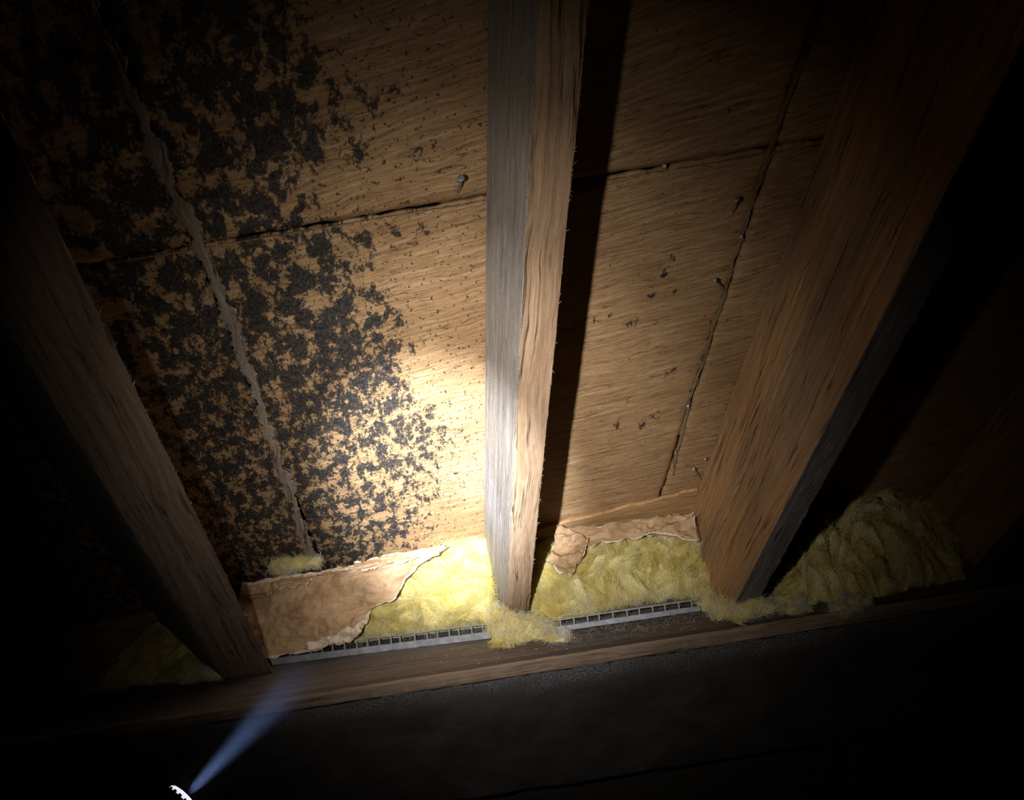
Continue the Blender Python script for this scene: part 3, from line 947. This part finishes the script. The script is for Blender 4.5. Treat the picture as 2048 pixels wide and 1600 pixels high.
def batt(name, bottom, top, left, right, plane, seed, label, bulge=0.035, lump=0.016, nstr=7000, group='yellow insulation batts', clumps=260, lobes=30, covered=(), wisps=0):
    ny, nx = 90, 180
    G = coons(bottom, top, left, right, ny, nx)
    n, k = plane
    P0 = px_grid_to_plane(G, n, k)
    b = np.linspace(0, 1, ny)[:, None]; a = np.linspace(0, 1, nx)[None, :]
    prof = np.clip(16 * a * (1 - a) * b * (1 - b), 0, 1) ** 0.45
    q = P0.reshape(ny, nx, 3)
    lr = np.random.default_rng(seed + 50)
    flat = q.reshape(-1, 3) + 0.022 * np.stack([fbm(q * 14, seed + 60, 2).ravel(), 0 * q[..., 0].ravel(), fbm(q * 14, seed + 61, 2).ravel()], -1)
    cen_ = flat[lr.integers(0, len(flat), max(10, int(lobes)))]
    th2 = lr.uniform(-0.5, 0.9)
    def dst(sc):
        dx, dz = flat[:, None, 0] - cen_[None, :, 0], flat[:, None, 2] - cen_[None, :, 2]
        a1 = (dx * math.cos(th2) + dz * math.sin(th2)) * 0.62
        a2 = -dx * math.sin(th2) + dz * math.cos(th2)
        return np.sort(np.hypot(a1, a2) * sc, axis=1)
    ds = dst(1.0)
    gap = np.clip((ds[:, 1] - ds[:, 0]) / 0.024, 0, 1)
    billow = ((1 - (1 - gap) ** 2) ** 0.8).reshape(ny, nx) * 2.0 - 0.9 + 0.5 * fbm(q * 22, seed, 3)
    f = fbm(q * 45, seed + 4, 4)
    d = bulge * prof + lump * billow * (0.25 + 0.75 * prof) + 0.0035 * f
    d = np.maximum(d, 0.0)
    P = P0 - n * d[..., None]
    sl = -N[1] / N[2]                                    # fall of the roof per metre of Y
    back = P0 + np.stack([0 * b + 0 * a, 0.06 + 0 * a * b, np.where(b > 0.0, sl * 0.06 * b, 0) + 0 * a], -1)
    back[..., 2] -= 0.003 * b
    back[..., 2] = np.maximum(back[..., 2], Z_PLATE + 0.001)
    P[..., 2] = np.maximum(P[..., 2], Z_PLATE + 0.001)
    UV = np.stack([P0[..., 0], P0[..., 2]], -1)
    Vv, F, uvv = slab(P, back, UV)
    o = mesh_obj(name, Vv, F, M_WOOL, None, uvv, label=label, category='insulation', group=group)
    rng = np.random.default_rng(seed)
    fr = grid_faces(ny, nx)
    nstr = int(nstr * 2.0)
    S, NN = sample_surface(P.reshape(-1, 3), fr, nstr, rng)
    NN = np.where((NN @ n > 0)[:, None], -NN, NN)
    S[:, 2] = np.maximum(S[:, 2], Z_PLATE + 0.004)
    for cv in covered:
        kp = ~in_poly(px_of(S), cv)
        S, NN = S[kp], NN[kp]
    T = tangent(NN, X)
    strands('glass_fibres', S, NN, T, o, M_FIBRE, seed, (0.016, 0.050), 8, 0.00017, clumps, 0.0045, 2.6, kind='stuff')
    S2, N2 = sample_surface(P.reshape(-1, 3), fr, nstr // 5, rng)
    N2 = np.where((N2 @ n > 0)[:, None], -N2, N2)
    S2[:, 2] = np.maximum(S2[:, 2], Z_PLATE + 0.004)
    for cv in covered:
        kp = ~in_poly(px_of(S2), cv)
        S2, N2 = S2[kp], N2[kp]
    strands('stray_fibres', S2, N2, tangent(N2, X), o, M_FIBRE, seed + 1, (0.01, 0.028), 6, 0.00010, 900, 0.012, 2.8, kind='stuff')
    if wisps:                                            # pale wisps hanging from the lower edge
        fl_ = grid_faces(14, nx)
        S3, N3 = sample_surface(P[:14].reshape(-1, 3), fl_, wisps, rng)
        N3 = np.where((N3 @ n > 0)[:, None], -N3, N3)
        for cv in covered:
            kp = ~in_poly(px_of(S3), cv)
            S3, N3 = S3[kp], N3[kp]
        m_ = len(S3)
        ln = rng.uniform(0.010, 0.038, m_)
        t = np.linspace(0, 1, 7)
        dr = -n[None] * rng.uniform(0.3, 0.9, (m_, 1)) - Z[None] * rng.uniform(0.2, 0.9, (m_, 1)) + X[None] * rng.normal(0, 0.5, (m_, 1))
        pts = S3[:, None] + (ln[:, None] * t)[..., None] * dr[:, None] - Z[None, None] * ((ln * 0.4)[:, None] * t ** 2)[..., None]
        pts += np.cumsum(rng.normal(0, 0.0007, pts.shape), 1)
        pts[..., 2] = np.maximum(pts[..., 2], Z_PLATE + 0.001)
        curves_obj('hanging_wisps', pts, o, M_PALE, 0.00017, rng, kind='stuff')
    return o, (n, k), P

def kraft(name, bottom, top, left, right, plane, off, seed, parent, wr=0.004, torn=('R',), ny=40, nx=80, label=None, rag=3.0, lean=0.0, pale=0.0, fr=(14, 14, 34)):
    G = coons(bottom, top, left, right, ny, nx)
    b = np.linspace(0, 1, ny)[:, None]; a = np.linspace(0, 1, nx)[None, :]
    rg = lambda s, nn_: rag * fbm(np.stack([np.linspace(0, 1, nn_) * nn_ * 0.13, np.zeros(nn_) + s, np.zeros(nn_)], -1), seed + s, 4)
    if 'R' in torn: G[:, -1, 0] += rg(1, ny); G[:, -1, 1] += rg(5, ny)
    if 'L' in torn: G[:, 0, 0] += rg(2, ny)
    if 'T' in torn: G[-1, :, 1] += rg(3, nx)
    if 'B' in torn: G[0, :, 1] += rg(4, nx)
    n, k = plane
    for _ in range(2):                                   # keep the sheet's outline where it hangs, in front of the batt
        P0 = px_grid_to_plane(G, n, k)
        if _ == 0:
            sh = P0 - n * off
            G = G - (px_of(sh.reshape(-1, 3)).reshape(G.shape) - G)
    ridge = 1 - 2 * np.abs(fbm(P0 * np.array(fr), seed, 3))
    d = off + wr * ridge + wr * 0.35 * fbm(P0 * 90, seed + 2, 3) + lean * b
    curlE = 0
    if 'R' in torn: curlE = curlE + np.clip((a - 0.93) / 0.07, 0, 1) ** 2 * 0.010 * (0.4 + fbm(np.stack([b * 9, b * 0, b * 0], -1), seed + 9, 2))
    P = P0 - n * (d + curlE)[..., None]
    P[..., 2] = np.maximum(P[..., 2], Z_PLATE + 0.002)
    tr = np.full((ny, nx), pale)
    e = 0.045
    if 'R' in torn: tr = np.maximum(tr, 1 - (1 - a) / e + 0 * b)
    if 'L' in torn: tr = np.maximum(tr, 1 - a / e + 0 * b)
    if 'T' in torn: tr = np.maximum(tr, 1 - (1 - b) / (e * 1.6) + 0 * a)
    if 'B' in torn: tr = np.maximum(tr, 1 - b / (e * 1.6) + 0 * a)
    tr = np.clip(tr, 0, 1)
    back = P + n * 0.0012
    UV = np.stack([P0[..., 0], P0[..., 2]], -1)
    Vv, F, uvv = slab(P, back, UV)
    pr = {}
    if label: pr['label'] = label
    return mesh_obj(name, Vv, F, M_KRAFT, parent, uvv, attr={'torn': np.tile(tr.ravel(), 2)}, **pr)

# left bay
plL = front_plane((500, 1318), (960, 1262), (800, 1110))
b1, pl1, _ = batt('insulation_batt', [(478, 1328), (700, 1297), (860, 1275), (985, 1262), (1010, 1285)], [(486, 1172), (640, 1145), (800, 1112), (905, 1088), (978, 1078)],
               [(478, 1328), (470, 1230), (486, 1172)], [(1010, 1285), (996, 1230), (984, 1150), (978, 1078)], plL, 301,
               'yellow insulation batt half covered by brown kraft paper in the mouldy bay', wisps=700, nstr=13000, clumps=420, bulge=0.04, lump=0.030, lobes=30,
               covered=[[(440, 1345), (670, 1296), (705, 1255), (725, 1218), (745, 1205), (785, 1188), (800, 1155), (828, 1125), (880, 1098), (870, 1070), (450, 1150)]])
kraft('kraft_facing', [(472, 1328), (560, 1313), (640, 1298), (692, 1283)], [(484, 1168), (560, 1156), (640, 1143), (720, 1130), (800, 1113), (905, 1090)],
      [(472, 1328), (466, 1240), (484, 1168)], [(692, 1283), (722, 1262), (738, 1225), (755, 1212), (795, 1196), (812, 1160), (840, 1130), (905, 1090)],
      plL, 0.084, 302, b1, 0.0055, ('R', 'B', 'T'), 70, 150, label='brown kraft paper facing with a torn right edge', rag=4)
kraft('kraft_strip', [(640, 1152), (720, 1140), (800, 1124), (880, 1110)], [(632, 1143), (720, 1124), (800, 1106), (885, 1090)],
      [(640, 1152), (632, 1143)], [(880, 1110), (885, 1090)], plL, 0.094, 303, b1, 0.010, ('R', 'L', 'T', 'B'), 18, 140, pale=0.42, fr=(7, 7, 85), label='pale crumpled strip of torn paper along the top', rag=5)
kraft('kraft_strip', [(505, 1200), (560, 1178), (615, 1170)], [(490, 1190), (545, 1158), (625, 1150)],
      [(505, 1200), (490, 1190)], [(615, 1170), (625, 1150)], plL, 0.096, 304, b1, 0.010, ('R', 'L', 'T', 'B'), 16, 70, rag=5, pale=0.3, fr=(8, 8, 80))
kraft('kraft_strip', [(612, 1300), (650, 1292), (700, 1284), (722, 1272)], [(618, 1283), (650, 1276), (690, 1262), (735, 1240)],
      [(612, 1300), (618, 1283)], [(722, 1272), (735, 1240)], plL, 0.098, 305, b1, 0.011, ('R', 'L', 'T', 'B'), 18, 70, pale=0.8, label='pale shredded paper tatters at the lower corner', rag=6)

# middle bay
plM = front_plane((1100, 1245), (1400, 1195), (1250, 1062))
b2, pl2, _ = batt('insulation_batt', [(1058, 1262), (1140, 1240), (1250, 1215), (1350, 1200), (1448, 1198)], [(1068, 1092), (1130, 1086), (1215, 1076), (1300, 1070), (1394, 1066)],
               [(1058, 1262), (1068, 1170), (1068, 1092)], [(1448, 1198), (1418, 1130), (1394, 1066)], plM, 311,
               'bright yellow insulation batt in the middle bay under a torn paper flap', nstr=12000, clumps=380, bulge=0.05, lump=0.036, lobes=28, wisps=900)
kraft('kraft_facing', [(1112, 1122), (1150, 1112), (1200, 1086), (1290, 1072), (1400, 1080)], [(1108, 1060), (1180, 1052), (1260, 1042), (1330, 1032), (1388, 1024)],
      [(1112, 1122), (1108, 1060)], [(1400, 1080), (1388, 1024)], plM, 0.088, 312, b2, 0.004, ('B', 'T'), 26, 120, label='tan kraft paper edge along the top of the batt', rag=4, pale=0.25)
kraft('kraft_flap', [(1094, 1124), (1116, 1144), (1146, 1148)], [(1112, 1052), (1140, 1060), (1178, 1080)],
      [(1094, 1124), (1108, 1090), (1112, 1052)], [(1146, 1148), (1168, 1112), (1178, 1080)], plM, 0.098, 313, b2, 0.010, ('R', 'L', 'B'), 44, 40, pale=0.45, label='pale crumpled paper flap hanging at the left corner', rag=3)
kraft('kraft_flap', [(1262, 1070), (1330, 1068), (1399, 1080)], [(1285, 1042), (1345, 1024), (1384, 1034)],
      [(1262, 1070), (1285, 1042)], [(1399, 1080), (1384, 1034)], plM, 0.098, 314, b2, 0.012, ('R', 'L', 'B', 'T'), 28, 60, pale=0.45, label='greyish paper flap folded over at the top right corner', rag=3, lean=0.008)

# right bay (dim) and far left bay (dim)
plR = front_plane((1560, 1215), (1900, 1165), (1720, 1020))
b3, pl3, _ = batt('insulation_batt', [(1538, 1222), (1640, 1212), (1760, 1206), (1820, 1185), (1935, 1160)], [(1610, 1060), (1690, 1035), (1740, 1010), (1800, 1012), (1862, 1000)],
               [(1538, 1222), (1570, 1150), (1610, 1060)], [(1935, 1160), (1905, 1090), (1862, 1000)], plR, 321,
               'dim yellow insulation batt in the dark bay at the right', nstr=7000, clumps=220, bulge=0.05, lump=0.034, lobes=22)
kraft('kraft_strip', [(1722, 1022), (1760, 1028), (1800, 1030)], [(1728, 1008), (1765, 1006), (1805, 1014)],
      [(1722, 1022), (1728, 1008)], [(1800, 1030), (1805, 1014)], plR, 0.08, 322, b3, 0.010, ('R', 'L', 'B', 'T'), 14, 50, rag=3, pale=0.6)
plF = front_plane((180, 1392), (400, 1352), (250, 1250))
b4, pl4, _ = batt('insulation_batt', [(-60, 1440), (120, 1405), (260, 1376), (420, 1362)], [(-60, 1320), (80, 1285), (220, 1246), (350, 1216)],
               [(-60, 1440), (-60, 1320)], [(420, 1362), (390, 1290), (350, 1216)], plF, 331,
               'almost black insulation batt behind paper in the far left bay', nstr=3500, clumps=140, bulge=0.04)
kraft('kraft_facing', [(-62, 1440), (60, 1420), (165, 1400)], [(-62, 1312), (80, 1280), (220, 1242), (352, 1210)],
      [(-62, 1440), (-62, 1312)], [(165, 1400), (215, 1345), (262, 1295), (310, 1245), (352, 1210)], plF, 0.062, 332, b4, 0.004, ('R', 'T'), 40, 90, label='dim kraft paper facing', rag=4)

# loose tufts at the rafter feet
def tuft(lumps, seed, label, nstr, pale=0.3, group='loose insulation tufts at the rafter feet', at=None):
    """lumps: (px, py on the plate, rx, ry, rz)"""
    items = []
    for i, (px, py, rx, ry, rz) in enumerate(lumps):
        c = plate(px, py) if at is None else at(px, py)
        nu_, nv_ = 30, 18
        th = np.linspace(0, 2 * math.pi, nu_, endpoint=False)[None, :]
        ph = np.linspace(0.03, math.pi - 0.03, nv_)[:, None]
        S = np.stack([np.cos(th) * np.sin(ph), np.sin(th) * np.sin(ph), np.cos(ph) + 0 * th], -1)
        Q = S * np.array([rx, ry, rz])
        dd = 1 + 0.35 * (1 - 1.8 * np.abs(fbm((Q + c) * 32, seed + i, 2))) + 0.10 * fbm((Q + c) * 110, seed + i + 5, 3)
        Q = Q * dd[..., None] + c + np.array([0, 0, rz * 0.62])
        Q[..., 2] = np.maximum(Q[..., 2], Z_PLATE + 0.0008)
        Vv = Q.reshape(-1, 3)
        Fc = []
        for j in range(nv_ - 1):
            for k in range(nu_):
                k2 = (k + 1) % nu_
                Fc.append((j * nu_ + k, (j + 1) * nu_ + k, (j + 1) * nu_ + k2, j * nu_ + k2))
        items.append((Vv, Fc))
    Vv, Fc = join_vf(items)
    o = mesh_obj('insulation_tuft', Vv, Fc, M_WOOL, None, Vv[:, :2], label=label, category='insulation', group=group)
    rng = np.random.default_rng(seed)
    nstr = int(nstr * 1.6)
    S, NN = sample_surface(Vv, Fc, nstr, rng, keep=lambda nn, c: (c[:, 2] > Z_PLATE + 0.002) * 1.0)
    S[:, 2] = np.maximum(S[:, 2], Z_PLATE + 0.003)
    strands('glass_fibres', S, NN, tangent(NN, X), o, M_FIBRE, seed, (0.010, 0.030), 7, 0.00019, max(20, nstr // 40), 0.007, 2.2, kind='stuff')
    S, NN = sample_surface(Vv, Fc, int(nstr * pale), rng, keep=lambda nn, c: (c[:, 2] > Z_PLATE + 0.002) * 1.0)
    S[:, 2] = np.maximum(S[:, 2], Z_PLATE + 0.003)
    strands('pale_fibres', S, NN, tangent(NN, X), o, M_PALE, seed + 1, (0.010, 0.028), 6, 0.00022, max(20, nstr // 25), 0.012, 2.4, kind='stuff')
    return o

tuft([(1005, 1272, 0.022, 0.02, 0.034), (1028, 1282, 0.030, 0.022, 0.030), (1060, 1276, 0.032, 0.022, 0.022), (1010, 1290, 0.024, 0.018, 0.016),
      (1085, 1270, 0.024, 0.02, 0.016), (1045, 1262, 0.03, 0.012, 0.018), (985, 1255, 0.018, 0.016, 0.034)], 401, 'yellow tuft of insulation in front of the foot of the middle rafter', 4200)
tuft([(1098, 1277, 0.016, 0.014, 0.007), (1122, 1281, 0.018, 0.014, 0.006)], 405, 'small pale grey-yellow tuft at the left end of the tilted vent strip', 500, 1.0)
tuft([(1420, 1220, 0.022, 0.016, 0.018), (1445, 1234, 0.026, 0.018, 0.014), (1482, 1240, 0.028, 0.018, 0.013), (1515, 1228, 0.03, 0.018, 0.014), (1405, 1205, 0.016, 0.014, 0.02)], 411,
     'frayed tuft of insulation around the foot of the orange rafter', 2400)
tuft([(380, 1362, 0.03, 0.02, 0.012), (440, 1356, 0.03, 0.018, 0.016), (490, 1338, 0.026, 0.02, 0.022), (510, 1325, 0.02, 0.016, 0.018)], 421, 'dusty grey tuft of insulation at the foot of the leaning left rafter', 1300, 1.2)
tuft([(1700, 1218, 0.03, 0.014, 0.01), (1590, 1222, 0.03, 0.014, 0.008)], 425, 'pale shreds of insulation below the dim batt at the right', 700, 1.0)

def on_paper(px, py):
    n_, k_ = plL
    return on_plane(px, py, n_, k_) - n_ * 0.088 - np.array([0, 0, 0.012])
tuft([(592, 1140, 0.024, 0.012, 0.010), (622, 1137, 0.022, 0.012, 0.009), (650, 1133, 0.016, 0.010, 0.007)], 431, 'pale yellow wisp of insulation on the upper edge of the brown paper', 700, 0.7, at=on_paper)

# ------------------------------------------------------------------ vent strips
def vent(p_l, p_r, rail_h, rail_d, slot_h, nbars, tilt, lift, label, seed, bent=0.0, mark=True):
    A, B = plate(*p_l, lift[0]), plate(*p_r, lift[1])
    ax = B - A
    L = np.linalg.norm(ax); e = ax / L
    up = norm(Z - e * (Z @ e))
    back = np.cross(up, e)
    if back[1] < 0: back = -back
    v_up = up * math.cos(tilt) + back * math.sin(tilt)
    v_bk = np.cross(v_up, e)
    if v_bk[1] < 0: v_bk = -v_bk
    o = empty('vent_strip', A, label=label, category='vent', group='soffit vent strips')
    V, F = rbox(A, ax, v_bk * rail_d, v_up * rail_h, 0.0012, 0.0003, 40)
    mesh_obj('lower_rail', V, F, M_VENT, o, smooth=False)
    top0 = A + v_up * (rail_h + slot_h) + v_bk * rail_d * 0.4
    V, F = rbox(top0, ax, v_bk * 0.004, v_up * 0.0032, 0.0008, 0.0003, 40)
    mesh_obj('upper_rail', V, F, M_VENT, o, smooth=False)
    V, F = rbox(A + v_bk * (rail_d + 0.012) + v_up * 0.001, ax, v_bk * 0.002, v_up * (rail_h + slot_h * 0.55), 0.0006, 0.0002, 20)
    mesh_obj('back_web', V, F, M_BLACK, o, smooth=False)
    base = None
    for i in range(nbars):
        f = (i + 0.4 + 0.08 * RNG.normal()) / nbars
        q = A + ax * f + v_up * (rail_h - 0.0005) + v_bk * rail_d * 0.35
        if base is None:
            V, F = rbox(q, v_up * (slot_h + 0.001), e * 0.0034, v_bk * 0.006, 0.0007, 0.0002, 3)
            base = mesh_obj('crossbar', V, F, M_VENT, o, smooth=False)
            q0 = q
        else:
            c = base.copy()
            COL.objects.link(c)
            c.parent = o
            c.location = q - q0
    return o

vent((498, 1336), (982, 1277), 0.0150, 0.010, 0.0150, 21, math.radians(12), (0, 0), 'straight grey plastic vent strip with square slots below the kraft paper', 1)
vent((1086, 1268), (1402, 1222), 0.0115, 0.012, 0.0125, 12, math.radians(25), (0.011, 0.010), 'tilted grey plastic vent strip with square slots below the middle batt', 2)
# loose fibres caught under and on the tilted strip
rng = np.random.default_rng(55)
n = 150
px = rng.uniform(1090, 1420, n); py = 1276 - (px - 1090) * 0.15 + rng.uniform(-16, 22, n)
st = np.array([plate(a, b, 0.001) for a, b in zip(px, py)])
ang = rng.uniform(0, math.pi * 2, n); ln = rng.uniform(0.012, 0.05, n)
t = np.linspace(0, 1, 7)
hh = rng.uniform(0.0, 0.014, n)
pts = st[:, None] + np.stack([(ln[:, None] * t) * np.cos(ang)[:, None], (ln[:, None] * t) * np.sin(ang)[:, None] * 0.5, hh[:, None] * np.sin(t * math.pi)[None]], -1)
pts += np.cumsum(rng.normal(0, 0.0004, pts.shape), 1)
pts[..., 2] = np.maximum(pts[..., 2], Z_PLATE + 0.0006)
curves_obj('loose_fibres', pts, None, M_PALE, 0.00013, rng, kind='stuff', label='thin pale fibres scattered on the plate under the tilted vent strip', category='debris')
n = 70
px = np.concatenate([rng.uniform(720, 1000, n // 2), rng.uniform(980, 1500, n // 2)]); py = 1352 - (px - 1000) * 0.155 - rng.uniform(26, 70, n)
st = np.array([plate(a, b, 0.0008) for a, b in zip(px, py)])
ang = rng.uniform(0, math.pi * 2, n); ln = rng.uniform(0.002, 0.008, n)
t = np.linspace(0, 1, 4)
pts = st[:, None] + np.stack([(ln[:, None] * t) * np.cos(ang)[:, None], (ln[:, None] * t) * np.sin(ang)[:, None], 0 * ln[:, None] * t], -1)
pts[..., 2] += np.abs(rng.normal(0, 0.001, pts.shape[:2]))
curves_obj('loose_fibres', pts, None, M_PALE, 0.0003, rng, kind='stuff', label='short dust fibres and crumbs strewn along the dusty plate', category='debris')

# ------------------------------------------------------------------ nails through the sheathing
def nail(head_px, base_px, length, label, r=0.0019):
    A = roof(*base_px)
    # head lies on the picture ray through head_px at the given distance below the roof
    B = roof(*head_px, length)
    dr = norm(B - A)
    o = empty('nail', A, label=label, category='nail', group='nails through the sheathing')
    V, F = tube([A - dr * 0.008, A + dr * 0.004, (A + B) / 2 + np.array([0.0006, 0, 0]), B], [r, r * 0.95, r * 0.9, r * 0.9], 8)
    mesh_obj('shaft', V, F, M_NAIL, o)
    V, F = tube([B - dr * 0.0002, B + dr * 0.0004, B + dr * 0.0020, B + dr * 0.0024], [r * 1.2, r * 2.0, r * 2.0, r * 1.4], 12)
    mesh_obj('head', V, F, M_NAIL, o)
    return o

nail((922, 357), (917, 383), 0.028, 'steel nail beside the joint left of the middle rafter', 0.0026)
nail((1473, 399), (1466, 425), 0.026, 'upright nail high in the middle bay right of the thin seam', 0.0023)
nail((1429, 561), (1452, 582), 0.028, 'slanting nail left of the thin seam in the middle bay', 0.0021)
nail((1482, 473), (1488, 480), 0.012, 'short nail stub on the thin seam between the two longer nails', 0.0018)
nail((1387, 938), (1402, 956), 0.022, 'slanting nail beside the foot of the orange rafter above the tan board', 0.0020)
nail((1410, 918), (1420, 921), 0.014, 'short nail tip against the edge of the orange rafter', 0.0018)
nail((1329, 332), (1334, 338), 0.012, 'tiny nail stub just below the cross joint of the middle bay', 0.0018)
nail((1376, 812), (1380, 818), 0.010, 'tiny nail stub low on the thin seam of the middle bay', 0.0016)

# ------------------------------------------------------------------ flashlight
def revolve(profile, c, axis, sides=40):
    a = norm(np.cross(axis, [0, 0, 1.0])); b = np.cross(axis, a)
    V, F = [], []
    for (s, r) in profile:
        for k in range(sides):
            an = 2 * math.pi * k / sides
            V.append(c + axis * s + r * (math.cos(an) * a + math.sin(an) * b))
    for i in range(len(profile) - 1):
        for k in range(sides):
            p, q = i * sides + k, i * sides + (k + 1) % sides
            F.append((p, q, q + sides, p + sides))
    F.append(tuple(range(sides - 1, -1, -1)))
    F.append(tuple(range((len(profile) - 1) * sides, len(profile) * sides)))
    return np.array(V), F

fc_, fa_ = FL_HEAD, FL_DIR
fl = empty('flashlight', fc_ - fa_ * 0.135, label='black flashlight at the bottom left corner with a glowing white rim and bluish beam', category='flashlight')
V, F = revolve([(-0.135, 0.010), (-0.133, 0.0125), (-0.050, 0.0125), (-0.046, 0.014), (-0.044, 0.014), (-0.036, 0.022), (-0.030, 0.027), (-0.006, 0.0285), (-0.004, 0.0275)], fc_, fa_)
mesh_obj('body', V, F, M_BLACK, fl)
items = []
for k in range(9):
    items.append(revolve([(-0.128 + k * 0.008, 0.0120), (-0.127 + k * 0.008, 0.0134), (-0.124 + k * 0.008, 0.0134), (-0.123 + k * 0.008, 0.0120)], fc_, fa_, 28))
V, F = join_vf(items)
mesh_obj('grip_rings', V, F, M_BLACK, fl)
# scalloped bezel teeth
a_ = norm(np.cross(fa_, [0, 0, 1.0])); b_ = np.cross(fa_, a_)
first = None
for k in range(16):
    an = 2 * math.pi * k / 16
    rad = math.cos(an) * a_ + math.sin(an) * b_
    tan = -math.sin(an) * a_ + math.cos(an) * b_
    q = fc_ + rad * 0.0252 - tan * 0.0026 - fa_ * 0.0085
    V, F = rbox(q, fa_ * 0.0068, tan * 0.0052, rad * 0.0035, 0.0008, 0, 2)
    mesh_obj('bezel_tooth', V, F, M_BLACK, fl, smooth=False)
V, F = revolve([(-0.005, 0.0272), (0.0005, 0.0266), (0.0030, 0.0235), (0.0047, 0.0165), (0.0053, 0.0070), (0.0054, 0.002)], fc_, fa_)
mesh_obj('lens', V, F, M_LENS, fl, label='glowing white lens')
# timber stub carrying the flashlight, below the picture
tail = fc_ - fa_ * 0.09
topz = tail[2] - 0.0165
V, F = rbox(np.array([tail[0] - 0.045, tail[1] - 0.06, 0.0]), np.array([0, 0, topz]), np.array([0.09, 0, 0]), np.array([0, 0.09, 0]), 0.004, 0.0006, 40)
mesh_obj('timber_stub', V, F, M_UMBER, None, np.stack([V[:, 2], V[:, 0] + V[:, 1]], 1), label='short timber stub standing on the attic floor under the flashlight', category='block')

# dusty air in front of the flashlight
t = NT('dusty_air')
t.t.nodes.remove(t.b)
tc = t.n('ShaderNodeTexCoord').outputs['Object']
ln_ = t.n('ShaderNodeVectorMath', operation='LENGTH'); t.set(ln_.inputs[0], t.scale(tc, (1, 1, 1)))
fall = t.math('SUBTRACT', 1.0, t.sstep(ln_.outputs['Value'], 0.15, 0.30))
dn = t.math('MULTIPLY', fall, t.math('ADD', 0.75, t.math('MULTIPLY', t.noise(tc, 30, 3), 0.5)))
vs = t.n('ShaderNodeVolumeScatter')
vs.inputs['Color'].default_value = (0.75, 0.83, 1.0, 1)
vs.inputs['Anisotropy'].default_value = 0.0
t.set(vs.inputs['Density'], t.math('MULTIPLY', dn, 0.22))
t.t.links.new(vs.outputs[0], t.out.inputs['Volume'])
V, F = revolve([(0.009, 0.026), (0.30, 0.125)], fc_, fa_, 32)
dust = mesh_obj('dust_haze', V, F, t.mat, None, V[:, :2], smooth=False, kind='stuff', label='bluish dust glowing in the flashlight beam at the lower left', category='haze')
off = fc_ - np.array(dust.location)
for v in dust.data.vertices:
    v.co -= Vector(off)
dust.location = fc_
